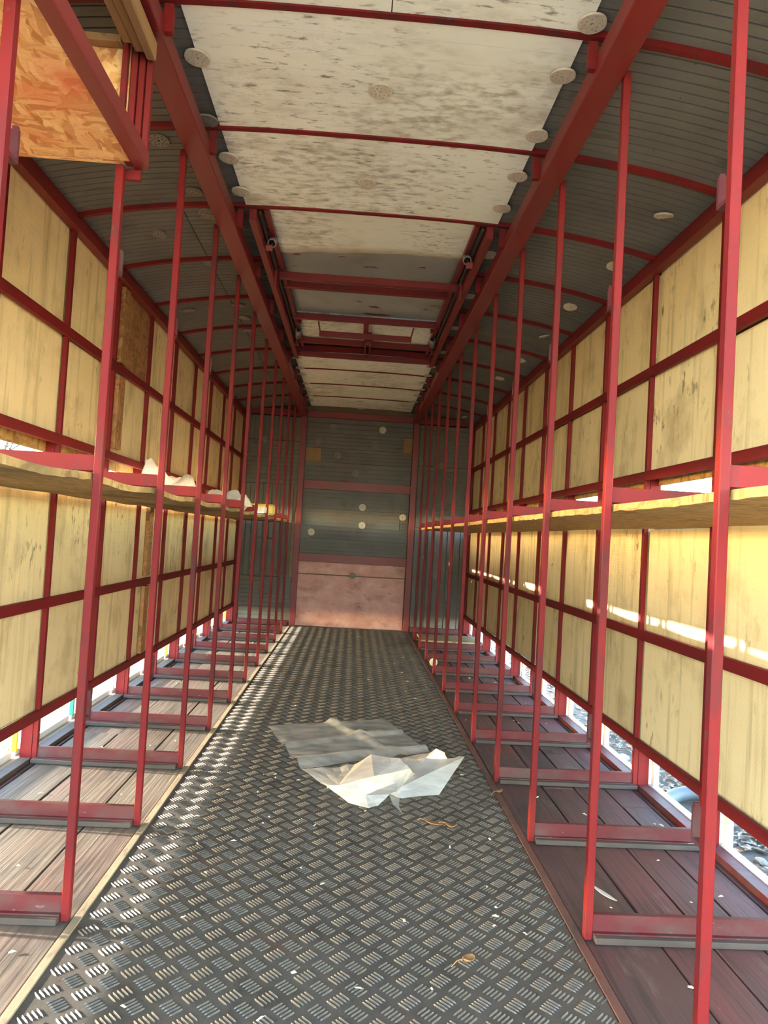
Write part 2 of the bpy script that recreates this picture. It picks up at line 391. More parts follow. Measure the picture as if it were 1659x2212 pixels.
near = sorted(vis, key=lambda q: q[0])[:300]
nearset = set(near)
for (ya_, yb_) in ((Y0, 5.72), (5.724, Y1)):
    plate = link('tread_plate', boxes('tread_plate', [(-0.605, 0.605, ya_, yb_, -0.029, 0.0)], 'tread_metal'), floor)
    V, Fc = [], []
    for q in spots:
        if not (ya_ <= q[0] < yb_): continue
        if q in nearset:
            link('tread_bars', TBM[q[2]], plate, (q[1], q[0], 0.0))
        else:
            b = len(V); tv, tf = TB[q[2]]
            V += [(a + q[1], c + q[0], d) for a, c, d in tv]; Fc += [tuple(b + k for k in f) for f in tf]
    o = link('tread_bars_mass', mesh('tread_bars_mass', V, Fc, 'tread_bar'), plate)
    o['kind'] = 'stuff'

# ------------------------------------------------------------------ side walls
def make_wall(s):
    side = 'left' if s < 0 else 'right'
    xs = lambda a, b: tuple(sorted((s * a, s * b)))
    bx = lambda a, b, y0, y1, z0, z1: (*xs(a, b), y0, y1, z0, z1)
    skins = [bx(1.275, 1.30, Y0, Y1 + 0.1, 0.178, 1.088), bx(1.275, 1.30, Y0, Y1 + 0.1, 1.262, 2.27), bx(1.275, 1.30, Y0, Y1 + 0.1, -0.12, 0.012)]
    w = link('wall_' + side, boxes('wall_' + side, skins, 'skin_outer'))
    tag(w, ('side wall of cream foam panels with grass outside its low windows' if s < 0 else 'side wall of cream foam panels with a strip of sunlight across it'), kind='structure')
    rows = [(0.205, 0.615), (0.650, 1.068), (1.312, 1.712), (1.752, 2.158)]
    for k in range(-2, 10):
        ya_ = YK[k] if k >= -1 else Y0 - 0.02
        yb_ = YK[k + 1]
        for ri, (z0, z1) in enumerate(rows):
            m, nm = 'cream_foam', 'foam_panel'
            if s < 0 and k == 4 and ri == 3: pass
            a, b = ya_ + 0.012, yb_ - 0.012
            if s < 0 and k == 3 and ri == 3: m, nm = 'osb_patch', 'patch_panel'
            dx = R.uniform(0, 0.006)
            o = box_obj(nm, bx(1.228 + dx, 1.262 + dx, a + R.uniform(-0.008, 0.006), b + R.uniform(-0.006, 0.008), z0 - R.uniform(0.0, 0.02), z1 + R.uniform(0, 0.02)), m, w, 0.002)
            o.rotation_euler = (R.uniform(-0.006, 0.006), 0, R.uniform(-0.006, 0.006))
        # boarded flap hanging over the slot above the shelf
        dz = R.uniform(-0.02, 0.012)
        if s < 0: dz = {2: -0.012, 3: -0.010}.get(k, dz * 0.6 - 0.012)
        box_obj('slot_flap', bx(1.262, 1.274, ya_ + 0.004, yb_ - 0.004, 1.245 + dz, 1.40), 'osb_gold', w)
    for k in range(-1, 11):
        y = YK[k] if k < 10 else Y1 - 0.02
        box_obj('upright', bx(1.208, 1.228, y - 0.010, y + 0.010, 0.0, 2.16), 'rail_red', w, 0.0015)
        box_obj('upright_backing', bx(1.228, 1.272, y - 0.012, y + 0.012, 0.0, 0.18), 'rail_red', w)
        box_obj('upright_backing', bx(1.228, 1.272, y - 0.012, y + 0.012, 1.08, 1.30), 'rail_red', w)
    for z0, z1 in ((0.168, 0.206), (0.612, 0.653), (1.272, 1.312), (1.712, 1.754)):
        box_obj('wall_rail', bx(1.204, 1.222, Y0, Y1, z0, z1), 'rail_red', w, 0.0015)
    tr = link('top_rail', boxes('top_rail', [bx(1.186, 1.226, Y0, Y1, 2.150, 2.190), bx(1.206, 1.226, Y0, Y1, 2.186, 2.236)], 'red_beam', 0.002), w)
    if s < 0:
        # chipboard battens screwed on over the foam
        for b in (bx(1.205, 1.226, 3.475, 3.565, 1.335, 1.70), bx(1.205, 1.226, 3.475, 3.565, 1.765, 2.145), bx(1.205, 1.226, 4.15, 4.235, 0.665, 1.075), bx(1.205, 1.226, 4.15, 4.235, 0.21, 0.605)):
            box_obj('batten', b, 'osb_patch', w, 0.001)
    sill = box_obj('sill_board', bx(1.228, 1.274, Y0, Y1, -0.02, 0.016), 'grey_wood' if s < 0 else 'red_worn', w, 0.001)
    return w
wall_left = make_wall(-1)
wall_right = make_wall(1)

# low windows, each a light frame on the outside of the wall
def low_window(n, s, k, strip=None, frame='white_frame'):
    ya_, yb_ = YK[k] + 0.014, YK[k + 1] - 0.014
    xs = lambda a, b: tuple(sorted((s * a, s * b)))
    e = link('window_%d' % n, None, None, (s * 1.29, (ya_ + yb_) / 2, 0.01))
    def part(nm, b, m):
        o = box_obj(nm, b, m, None, 0.0012); o.parent = e; o.location = Vector(o.location) - Vector(e.location)
    if s > 0:
        part('frame_bottom', (*xs(1.276, 1.306), ya_, yb_, -0.012, 0.020), frame)
        part('frame_side', (*xs(1.282, 1.304), yb_ - 0.026, yb_, 0.0205, 0.168), frame)
        part('frame_side', (*xs(1.282, 1.304), ya_, ya_ + 0.026, 0.0205, 0.168), frame)
        part('frame_top', (*xs(1.282, 1.304), ya_, yb_, 0.1685, 0.186), frame)
    else:
        part('frame_bottom', (*xs(1.302, 1.318), ya_, yb_, -0.010, 0.040), frame)
        part('side_strip', (*xs(1.280, 1.299), yb_ - 0.014, yb_ - 0.002, 0.0415, 0.166), strip or 'white_frame')
        part('side_strip', (*xs(1.278, 1.298), ya_, ya_ + 0.010, 0.0415, 0.166), 'white_frame')
    if s > 0:
        lab = 'low window with white frame over leaf litter, %s from the end wall' % ORD[9 - k]
    else:
        nm = {'yellow_strip': 'yellow', 'green_strip': 'green', 'blue_white_strip': 'pale blue'}.get(strip, 'white')
        lab = 'low window slot with %s side strip over grass, %s from end wall' % (nm, ORD[9 - k])
    tag(e, lab, kind='structure')
n = 1
for k in range(-1, 10):
    low_window(n, -1, k, {1: 'yellow_strip', 2: 'green_strip', 3: 'blue_white_strip', 5: 'yellow_strip', 9: 'yellow_strip', 0: 'yellow_strip'}.get(k)); n += 1
for k in range(-1, 10):
    low_window(n, 1, k); n += 1

# ------------------------------------------------------------------ end wall
wall_back = link('wall_back', boxes('wall_back', [(-1.30, 1.30, Y1 + 0.07, Y1 + 0.12, -0.12, 2.45)], 'skin_outer'))
tag(wall_back, 'end wall of grey grooved boards between red posts', kind='structure')
def back_board(x0, x1, z0, z1, n, vertical, m='grey_foam', nm='grooved_board', y=Y1 + 0.03, t=0.03):
    return link(nm, grooved(nm, x1 - x0, z1 - z0, t, n, vertical, m), wall_back, ((x0 + x1) / 2, y + R.uniform(-0.002, 0.002), (z0 + z1) / 2))
box_obj('backing_board', (-0.57, 0.57, Y1 + 0.052, Y1 + 0.068, 1.52, 2.21), 'bare_wood', wall_back)
for (a, b, z0, z1, n_) in ((-0.565, 0.565, 2.045, 2.200, 3), (-0.565, 0.470, 1.885, 2.042, 4), (-0.395, 0.565, 1.735, 1.882, 4), (-0.565, 0.565, 1.535, 1.732, 4)):
    back_board(a, b, z0, z1, n_, False)
for (a, b, z0, z1, n_) in ((-0.565, 0.565, 1.24, 1.442, 5), (-0.565, 0.475, 1.055, 1.237, 5), (0.479, 0.565, 1.055, 1.237, 5), (-0.565, -0.448, 0.925, 1.052, 3), (-0.444, 0.565, 0.925, 1.052, 3), (-0.565, 0.565, 0.765, 0.922, 4)):
    back_board(a, b, z0, z1, n_, False)
box_obj('pink_board', (-0.565, 0.565, Y1 + 0.018, Y1 + 0.05, 0.552, 0.678), 'pink_board', wall_back, 0.002)
box_obj('pink_board', (-0.565, 0.565, Y1 + 0.018, Y1 + 0.05, 0.004, 0.543), 'pink_board', wall_back, 0.002)
for (a, b, z0, z1, n_, v) in ((-1.20, -0.62, 1.935, 2.19, 12, True), (-1.20, -0.62, 1.475, 1.930, 10, False), (-1.20, -0.66, 1.09, 1.470, 12, True), (-1.20, -0.66, 0.90, 1.07, 9, True), (-1.20, -0.66, 0.50, 0.895, 9, True), (-1.20, -0.62, 0.005, 0.495, 11, False),
                              (0.645, 1.20, 1.76, 2.19, 9, False), (0.645, 1.20, 1.10, 1.755, 13, False), (0.645, 1.20, 0.645, 1.08, 8, True), (0.645, 1.20, 0.005, 0.640, 8, True)):
    back_board(a, b, z0, z1, n_, v)
for x in (-0.59, 0.60):
    box_obj('end_post', (x - 0.03, x + 0.03, Y1 - 0.03, Y1 + 0.05, 0.0, 2.20), 'red_beam', wall_back, 0.002)
for x in (-1.215, 1.215):
    box_obj('corner_post', (x - 0.02, x + 0.02, Y1 - 0.012, Y1 + 0.05, 0.0, 2.15), 'red_beam', wall_back, 0.002)
for z0, z1 in ((1.442, 1.535), (0.678, 0.765)):
    box_obj('cross_beam', (-0.56, 0.57, Y1 - 0.012, Y1 + 0.05, z0, z1), 'red_beam', wall_back, 0.002)
box_obj('cross_beam', (-1.20, 1.20, Y1 - 0.02, Y1 + 0.05, 2.200, 2.268), 'red_beam', wall_back, 0.002)
for s in (-1, 1):
    a, b = sorted((s * 0.64, s * 1.2))
    box_obj('foot_rail', (a, b, Y1 - 0.035, Y1 + 0.012, 0.0, 0.05), 'red_worn', wall_back, 0.002)

# ------------------------------------------------------------------ ceiling
NX = 24
def arch_sheet(name, x0, x1, ya_, yb_, n, drop, thick, material, nx=10, gd=0.012, gw=0.006):
    """board bent to the ceiling arch with n-1 grooves running across, underside facing down"""
    L = yb_ - ya_
    prof = [(0.0, 0.0)]
    for i in range(1, n):
        c = L * i / n
        prof += [(c - gw / 2, 0.0), (c - gw / 2, gd), (c + gw / 2, gd), (c + gw / 2, 0.0)]
    prof.append((L, 0.0))
    cx, cy = (x0 + x1) / 2, (ya_ + yb_) / 2
    cz = zc(cx)
    V, Fc = [], []
    for (a, d) in prof:
        for i in range(nx + 1):
            x = x0 + (x1 - x0) * i / nx
            V.append((x - cx, ya_ + a - cy, zc(x) - drop + d - cz))
    m = nx + 1
    for j in range(len(prof) - 1):
        for i in range(nx):
            Fc.append((j * m + i, (j + 1) * m + i, (j + 1) * m + i + 1, j * m + i + 1))
    b = len(V)
    for yy in (ya_, yb_):
        for i in range(nx + 1):
            x = x0 + (x1 - x0) * i / nx
            V.append((x - cx, yy - cy, zc(x) - drop + thick - cz))
    last = (len(prof) - 1) * m
    for i in range(nx):
        Fc.append((b + i, b + i + 1, b + m + i + 1, b + m + i))
        Fc.append((i, i + 1, b + i + 1, b + i)); Fc.append((last + i + 1, last + i, b + m + i, b + m + i + 1))
    Fc.append((0, b, b + m, last)); Fc.append((nx, last + nx, b + m + nx, b + nx))
    return mesh(name, V, Fc, material), (cx, cy, cz)
V, Fc = [], []
for yy in (Y0, Y1 + 0.12):
    for i in range(NX + 1):
        x = -1.30 + 2.60 * i / NX
        V.append((x, yy, zc(x) + 0.05 - 0.0)); V.append((x, yy, zc(x) + 0.09))
m2 = 2 * (NX + 1)
for i in range(NX):
    if 2.90 < 99:  # the roof skin goes over the hatch well too, a little higher
        Fc.append((2 * i, m2 + 2 * i, m2 + 2 * i + 2, 2 * i + 2)); Fc.append((2 * i + 1, 2 * i + 3, m2 + 2 * i + 3, m2 + 2 * i + 1))
    Fc.append((2 * i, 2 * i + 2, 2 * i + 3, 2 * i + 1)); Fc.append((m2 + 2 * i, m2 + 2 * i + 1, m2 + 2 * i + 3, m2 + 2 * i + 2))
ceiling = link('ceiling', mesh('ceiling', V, Fc, 'skin_outer'))
tag(ceiling, 'arched ceiling of grey grooved boards with a white strip along its middle', kind='structure')
HY0, HY1 = 2.875, 5.10
for k in range(-2, 10):
    ya_ = (YK[k] if k >= -1 else Y0) + 0.002
    yb_ = (YK[k + 1] if k < 9 else Y1 + 0.06) - 0.002
    nn = 14 if k > -2 else 7
    hatch_bay = 2 <= k <= 5
    for s in (-1, 1):
        xin = 0.515 if hatch_bay else 0.50
        x0, x1 = sorted((s * xin, s * 1.236))
        if s < 0 and k >= 2:                      # this side is laid in two boards with a seam between
            me, lo = arch_sheet('grey_board', x0, -0.803, ya_, yb_, nn, 0.0, 0.03, 'grey_foam', 6)
            link('grey_board', me, ceiling, lo)
            me, lo = arch_sheet('grey_board', -0.799, x1, ya_, yb_, nn, 0.0, 0.03, 'grey_foam', 6)
            link('grey_board', me, ceiling, lo)
        else:
            me, lo = arch_sheet('grey_board', x0, x1, ya_, yb_, nn, 0.0, 0.03, 'grey_foam')
            link('grey_board', me, ceiling, lo)
    if not hatch_bay:
        if k == -1:
            for (x0, x1) in ((-0.527, 0.016), (0.019, 0.527)):
                me, lo = arch_sheet('white_board', x0, x1, ya_, yb_, 7, 0.012, 0.025, 'white_foam', 8, 0.006, 0.0025); link('white_board', me, ceiling, lo)
        else:
            me, lo = arch_sheet('white_board', -0.527, 0.527, ya_, yb_ - (0.09 if k == 9 else 0), 7 if k < 6 else 5, 0.012, 0.025, 'white_foam', 14, 0.006, 0.0025)
            link('white_board', me, ceiling, lo)
for k in range(-1, 10):
    y = YK[k]
    V, Fc = [], []
    hw = 0.010
    def bow(xa, xb, nx=20):
        b = len(V)
        for i in range(nx + 1):
            x = xa + (xb - xa) * i / nx
            z = zc(x)
            for (dy, dz) in ((-hw, -0.018), (hw, -0.018), (hw, 0.02), (-hw, 0.02)): V.append((x, dy, z + dz))
        for i in range(nx):
            q = b + 4 * i
            for c in range(4):
                c2 = (c + 1) % 4
                Fc.append((q + c, q + 4 + c, q + 4 + c2, q + c2))
        Fc.append((b, b + 1, b + 2, b + 3)); e = b + 4 * nx; Fc.append((e + 3, e + 2, e + 1, e))
    if 3 <= k <= 5: bow(-1.225, -0.50); bow(0.50, 1.225)
    else: bow(-1.225, 1.225)
    link('roof_bow', mesh('roof_bow', V, Fc, 'red_paint'), ceiling, (0, y, 0))
    for s in (-1, 1):
        a, b = sorted((s * 0.536, s * 0.560))
        box_obj('beam_hanger', (a, b, y - 0.010, y + 0.010, 2.22, zc(0.55) - 0.03), 'red_paint', ceiling, 0.001)
for s in (-1, 1):
    a, b = sorted((s * 0.556, s * 0.630))
    box_obj('long_beam', (a, b, Y0, Y1 - 0.02, 2.200, 2.258), 'red_beam', ceiling, 0.003)

# round insulation plates
def disc_mesh(name, material, r=0.036):
    """round plastic plate with pierced holes, standing a few millimetres off the board"""
    bm = bmesh.new()
    def loop(c, rad, n, off=0.0):
        vs = [bm.verts.new((c[0] + rad * math.cos(2 * math.pi * i / n + off), c[1] + rad * math.sin(2 * math.pi * i / n + off), 0.0)) for i in range(n)]
        return [bm.edges.new((vs[i], vs[(i + 1) % n])) for i in range(n)]
    es = loop((0, 0), r, 28)
    es += loop((0, 0), r * 0.15, 10)
    for ri, cnt, off in ((0.50, 8, 0.0), (0.78, 8, 0.4)):
        for i in range(cnt):
            w = 2 * math.pi * i / cnt + off
            es += loop((r * ri * math.cos(w), r * ri * math.sin(w)), r * 0.09, 6, w)
    res = bmesh.ops.triangle_fill(bm, use_beauty=True, use_dissolve=False, edges=es)
    bmesh.ops.recalc_face_normals(bm, faces=bm.faces[:])
    ex = bmesh.ops.extrude_face_region(bm, geom=bm.faces[:])
    bmesh.ops.translate(bm, verts=[g for g in ex['geom'] if isinstance(g, bmesh.types.BMVert)], vec=(0, 0, -0.006))
    bmesh.ops.recalc_face_normals(bm, faces=bm.faces[:])
    me = bpy.data.meshes.new(name); bm.to_mesh(me); bm.free()
    me.materials.append(MATS[material])
    return me
DM = {m: disc_mesh('insulation_plate', m) for m in ('disc_plastic', 'disc_grey')}
def ceil_at(px, py):
    z = 2.34
    for _ in range(5):
        p = at(px, py, 2, z); z = zc(p.x)
    return at(px, py, 2, z)
def ceil_disc(px, py, m='disc_plastic', drop=0.0135):
    p = ceil_at(px, py)
    sl = 3 * 0.112 * p.x * abs(p.x) / 1.23 ** 3
    o = link('insulation_plate', DM[m], ceiling, (p.x, p.y, zc(p.x) - drop), (R.uniform(-0.05, 0.05), math.atan(sl) + R.uniform(-0.05, 0.05), R.uniform(0, 6)))
for q in ((427, 113), (495, 332), (521, 405), (1280, 37), (1216, 152), (1160, 283), (1118, 372), (1084, 441), (823, 186), (793, 388)): ceil_disc(*q)
ceil_disc(448, 250, 'disc_grey')
for q in ((642, 768), (648.5, 790), (653, 804), (661.5, 824), (663.7, 835.6), (668, 850.5), (669.5, 860.6), (932, 788), (924.5, 807), (913.5, 823), (909.6, 838), (901.7, 851), (895.5, 865), (779, 864), (780, 879)): ceil_disc(*q)
for q in ((1058, 549), (1013, 639), (981, 708), (955, 760), (1434, 464), (1328, 573), (1232, 661), (1177, 725), (1125, 777), (1080, 816), (1005, 900)): ceil_disc(*q, drop=0.001)
for q in ((343, 300), (418, 412), (342, 503), (447, 457), (455, 466), (408, 669), (455, 565), (515, 658), (528, 685), (536, 712), (600, 680)): ceil_disc(*q, 'disc_grey', 0.001)
def back_disc(x, z, m='disc_plastic', y=Y1 + 0.014):
    link('insulation_plate', DM[m], wall_back, (x, y, z), (-math.pi / 2, R.uniform(0, 6), 0))
for x, z in ((0.075, 1.278), (0.506, 1.196), (0.081, 1.087), (-0.449, 0.988), (0.242, 2.111)): back_disc(x, z)
for x, z in ((0.010, 0.551), (-0.28, 2.11), (0.17, 1.95), (-0.22, 1.81), (-0.02, 1.63), (-0.43, 1.95), (0.88, 1.765), (-1.0, 1.93), (0.90, 0.60), (0.95, 0.12)): back_disc(x, z, 'disc_grey', Y1 + 0.012)

# ------------------------------------------------------------------ roof hatch
hatch = link('roof_hatch', None, None, (0, HY0, 2.33))
tag(hatch, 'red framed roof hatch with foam, sheet metal and a hanging handle', 'hatch')
def hpart(nm, b, m, bev=0.0015, par=None):
    o = box_obj(nm, b, m, None, bev); par = par or hatch
    o.parent = par; o.location = Vector(o.location) - Vector(hatch.location) - (Vector(par.location) if par is not hatch else Vector((0, 0, 0)))
    return o
for s in (-1, 1):
    a, b = sorted((s * 0.485, s * 0.515)); hpart('outer_rail', (a, b, HY0, HY1 + 0.02, 2.258, 2.310), 'red_beam')
    a, b = sorted((s * 0.440, s * 0.462)); hpart('lid_rail', (a, b, HY0 + 0.03, HY1 - 0.10, 2.320, 2.357), 'red_beam')
    a, b = sorted((s * 0.468, s * 0.480)); hpart('guide_bar', (a, b, HY0 + 0.03, HY1 - 0.05, 2.300, 2.315), 'dark_steel')
hpart('end_rail', (-0.485, 0.485, HY1 - 0.015, HY1 + 0.02, 2.275, 2.310), 'red_beam')
for y, z in ((3.60, 2.293), (3.80, 2.319), (4.34, 2.319), (4.87, 2.316)):
    hpart('cross_bar', (-0.468, 0.468, y - 0.017, y + 0.017, z - 0.004, z + 0.030), 'red_beam')
hpart('metal_sheet', (-0.505, 0.505, 3.05, 4.36, 2.369, 2.373), 'sheet_metal', 0.0)
# the near foam board with its torn, curved edge
V, Fc = [], []
nx, ny = 30, 6
for j in range(ny + 1):
    for i in range(nx + 1):
        x = -0.455 + 0.91 * i / nx
        ye = 3.33 + 0.06 * math.cos((x - 0.25) * 2.6) * -1 + 0.012 * noise.noise(Vector((x * 9, 3, 0))) + 0.05
        y = HY0 + 0.005 + (ye - HY0) * j / ny
        V.append((x, y - HY0, 2.337 + 0.012 * j / ny + 0.003 * noise.noise(Vector((x * 4, y * 4, 0))) - 2.33))
m = nx + 1
for j in range(ny):
    for i in range(nx): Fc.append((j * m + i, (j + 1) * m + i, (j + 1) * m + i + 1, j * m + i + 1))
b = len(V)
for i in range(nx + 1): V.append((V[ny * m + i][0], V[ny * m + i][1] + 0.004, 2.371 - 2.33))
for i in range(nx): Fc.append((ny * m + i, b + i, b + i + 1, ny * m + i + 1))
link('foam_board', mesh('foam_board', V, Fc, 'white_foam', True), hatch)
hpart('foam_board', (-0.462, 0.462, 4.36, 4.87, 2.353, 2.371), 'white_foam')
# pull handle
hd = link('handle', boxes('handle', [(-0.305, 0.305, 0.190, 0.206, -0.030, 0.006), (-0.305, -0.297, 0.0, 0.195, -0.004, 0.008), (0.297, 0.305, 0.0, 0.195, -0.004, 0.008), (-0.016, 0.016, 0.0, 0.30, 0.010, 0.016)], 'red_beam'), hatch, (0, 4.355 - HY0, 2.303 - 2.33))
lt = link('latch', boxes('latch', [(-0.024, 0.024, 0.0, 0.012, -0.045, 0.045), (-0.024, -0.014, 0.012, 0.42, -0.02, 0.02), (0.010, 0.020, 0.012, 0.42, -0.02, 0.02)], 'red_beam'), hatch, (0.02, 4.66 - HY0, 2.310 - 2.33))
def spring_tube(x, y, z, ry, rz):
    V, Fc = [], []
    N = 14
    for (r_, yy) in ((0.020, -0.055), (0.020, 0.055), (0.016, 0.055), (0.016, -0.055)):
        V += [(r_ * math.cos(2 * math.pi * i / N), yy, r_ * math.sin(2 * math.pi * i / N)) for i in range(N)]
    for a in range(4):
        a2 = (a + 1) % 4
        for i in range(N):
            i2 = (i + 1) % N
            Fc.append((a * N + i, a * N + i2, a2 * N + i2, a2 * N + i))
    o = link('spring_tube', mesh('spring_tube', V, Fc, 'grey_tube', True), hatch, (x, y - HY0, z - 2.33), (ry, 0, rz))
    V, Fc = [], []
    tube(V, Fc, [(0.006, -0.16, 0.0), (0.002, 0.0, 0.0), (-0.004, 0.17, -0.006)], 0.0035, 6)
    link('spring_rod', mesh('spring_rod', V, Fc, 'dark_steel'), o)
    for yy in (-0.168, 0.17): link('lug', boxes('lug', [(-0.014, 0.014, -0.01, 0.01, -0.012, 0.012)], 'red_beam'), o, (0, yy, 0))
spring_tube(-0.452, 3.17, 2.300, 0.55, 0.05)
spring_tube(0.452, 3.20, 2.300, 0.55, -0.05)
spring_tube(-0.452, 4.62, 2.303, -0.15, 0.12)
spring_tube(0.452, 4.62, 2.303, -0.15, -0.12)
for s in (-1, 1):
    a, b = sorted((s * 0.470, s * 0.484)); hpart('drop_plate', (a, b, 3.52, 3.62, 2.215, 2.305), 'red_beam')

# ------------------------------------------------------------------ rack frames down both sides
RM = {}
for s in (-1, 1):
    bx = lambda a, b, y0, y1, z0, z1: (*sorted((s * a, s * b)), y0, y1, z0, z1)
    x = 0.632
    RM[s] = dict(
        post=boxes('post', [bx(0, 0.020, -0.010, 0.010, 0.0, 2.222)], 'red_paint', 0.0018),
        cut_post=boxes('post', [bx(0, 0.020, -0.010, 0.010, 0.0, 1.868)], 'red_paint', 0.0018),
        floor_rail=boxes('floor_rail', [bx(0.020, 0.578, -0.004, 0.012, 0.016, 0.060), bx(0.020, 0.578, -0.016, 0.012, 0.016, 0.020)], 'red_worn', 0.001),
        batten=boxes('batten', [bx(0.022, 0.590, -0.030, 0.014, 0.0005, 0.016)], 'grey_wood', 0.0015),
        shelf_rail=boxes('shelf_rail', [bx(0.020, 0.570, -0.003, 0.003, 1.094, 1.134), bx(0.020, 0.570, 0.003, 0.028, 1.092, 1.096)], 'red_paint', 0.0008))
    V, Fc = [], []
    quads_box(V, Fc, *bx(0.002, 0.016, 0.010, 0.044, 0.0, 0.008))
    quads_box(V, Fc, *bx(0.002, 0.016, 0.038, 0.045, 0.006, 0.062))
    quads_box(V, Fc, *bx(0.004, 0.014, 0.0382, 0.0448, 0.062, 0.068))
    RM[s]['hook'] = mesh('hook', V, Fc, 'red_worn')
for s in (-1, 1):
    for k in range(-1, 10):
        e = link('rack_frame', None, None, (s * 0.632, YK[k], 0.0), (0, 0, 0))
        cut = s < 0 and k <= 0
        link('post', RM[s]['cut_post' if cut else 'post'], e)
        link('floor_rail', RM[s]['floor_rail'], e); link('batten', RM[s]['batten'], e); link('shelf_rail', RM[s]['shelf_rail'], e)
        link('hook', RM[s]['hook'], e, (0, 0, 0.468 + R.uniform(-0.01, 0.01))); link('hook', RM[s]['hook'], e, (0, 0, 1.60 + R.uniform(-0.01, 0.01)))
        tag(e, ('red steel rack frame along the grass side, %s from the end wall' if s < 0 else 'red steel rack frame along the leaf litter side, %s from the end wall') % ORD[9 - k], 'rack frame', 'red rack frames along both walls')

# ------------------------------------------------------------------ chipboard shelves
def shelf(name, s, ya_, yb_, wav, m, label, seed):
    V, Fc = [], []
    nx, ny = 8, int((yb_ - ya_) / 0.035)
    rr = random.Random(seed)
    for lay in (0, 1):
        for j in range(ny + 1):
            y = ya_ + (yb_ - ya_) * j / ny
            for i in range(nx + 1):
                u = i / nx
                xf = 0.659 + (0.005 * noise.noise(Vector((y * 6, seed, 0))) if i == 0 else 0)
                x = xf + (1.205 + 0.008 * noise.noise(Vector((y * 3, seed + 5, 0))) - xf) * u
                ph = (y - YK[0]) / 0.556
                sag = wav * (math.sin(math.pi * (ph % 1.0)) ** 2) * (1 - 0.6 * u)
                z = 1.0888 - sag + 0.003 * noise.noise(Vector((x * 3, y * 3, seed))) - (0 if lay else 0.018)
                if u == 0 and lay == 0: z += 0.004 * noise.noise(Vector((y * 25, 2, seed)))
                V.append((s * x, y - (ya_ + yb_) / 2, z - 1.08))
    m_ = nx + 1; q = (ny + 1) * m_
    def f(*a): Fc.append(a if s > 0 else a[::-1])
    for j in range(ny):
        for i in range(nx):
            a = j * m_ + i
            f(a, a + m_, a + m_ + 1, a + 1); f(q + a, q + a + 1, q + a + m_ + 1, q + a + m_)
        f(j * m_, q + j * m_, q + (j + 1) * m_, (j + 1) * m_); a = j * m_ + nx; f(a, a + m_, q + a + m_, q + a)
    for i in range(nx):
        f(i, i + 1, q + i + 1, q + i); a = ny * m_ + i; f(a, q + a, q + a + 1, a + 1)
    o = link(name, mesh(name, V, Fc, m), None, (0, (ya_ + yb_) / 2, 1.08))
    return tag(o, label, 'shelf board')
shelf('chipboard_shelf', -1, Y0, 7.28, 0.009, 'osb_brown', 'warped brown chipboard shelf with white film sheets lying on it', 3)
shelf('chipboard_shelf', 1, Y0, 4.62, 0.0, 'osb_gold', 'long golden chipboard shelf with a rough edge above the sunlight strip', 8)
shelf('chipboard_shelf', 1, 4.625, 7.05, 0.002, 'osb_gold', 'shorter golden chipboard shelf reaching the end wall', 15)

# ------------------------------------------------------------------ chipboard box under the roof
ob = link('overhead_box', None, None, (-0.62, 1.45, 1.87))
tag(ob, 'orange chipboard box with red angle frame hung under the ceiling', 'storage box')
def opart(nm, b, m, bev=0.0015):
    o = box_obj(nm, b, m, None, bev); o.parent = ob; o.location = Vector(o.location) - Vector(ob.location); return o
opart('bottom_panel', (-1.19, -0.610, 0.60, 1.738, 1.876, 1.890), 'osb_orange', 0.0)
opart('far_panel', (-1.19, -0.634, 1.744, 1.756, 1.876, 2.185), 'osb_orange', 0.0)
o = link('front_angle', boxes('front_angle', [(-0.612, -0.578, 0.60, 1.765, 1.869, 1.875), (-0.584, -0.578, 0.60, 1.765, 1.874, 1.915)], 'red_beam', 0.001), None); o.parent = ob; o.location = -Vector(ob.location)
for i in range(3):
    opart('corner_lath', (-0.632 + 0.018 * i, -0.617 + 0.018 * i, 1.742 + 0.004 * i, 1.766, 1.876, 2.186), 'red_paint')
opart('inner_post', (-0.650, -0.636, 1.726, 1.742, 1.892, 2.185), 'red_paint')
for i in range(3):
    opart('lath', (-0.640 + 0.024 * i, -0.618 + 0.024 * i, 0.60, 1.70 + 0.02 * i, 2.152 - 0.006 * i, 2.186), 'bare_wood')
opart('end_lath', (-1.19, -0.652, 1.715, 1.742, 2.166, 2.185), 'bare_wood')
opart('bracket', (-0.640, -0.596, 1.7615, 1.776, 1.842, 1.868), 'red_paint')

# ------------------------------------------------------------------ film sheets
def subdivided(name, V, Fc, material, cuts, amp, scale, parent=None, smooth=True, zmin=None):
    bm = bmesh.new()
    vs = [bm.verts.new(v) for v in V]
    for f in Fc:
        try: bm.faces.new([vs[i] for i in f])
        except ValueError: pass
    bmesh.ops.recalc_face_normals(bm, faces=bm.faces[:])
    bmesh.ops.subdivide_edges(bm, edges=bm.edges[:], cuts=cuts, use_grid_fill=True)
    bm.normal_update()
    for v in bm.verts:
        d = noise.noise(v.co * scale) + 0.5 * noise.noise(v.co * scale * 2.3 + Vector((5, 5, 5)))
        v.co += v.normal * d * amp
        if zmin is not None: v.co.z = max(v.co.z, zmin)
    me = bpy.data.meshes.new(name); bm.to_mesh(me); bm.free()
    me.materials.append(MATS[material])
    if smooth: me.polygons.foreach_set('use_smooth', [True] * len(me.polygons))
    return me
film = link('film_sheet', None, None, (0.1, 3.0, 0.0))
tag(film, 'crumpled clear plastic film sheet lying on the tread plate aisle', 'plastic sheet')
def sp(cx_, cy_, z): return at(500 + cx_ / 2.765, 1500 + cy_ / 2.765, 2, z) - Vector(film.location)
c00, c10, c11, c01 = sp(218, 190, 0.006), sp(915, 150, 0.006), sp(1185, 345, 0.008), sp(415, 448, 0.006)
V, Fc = [], []
nx, ny = 44, 34
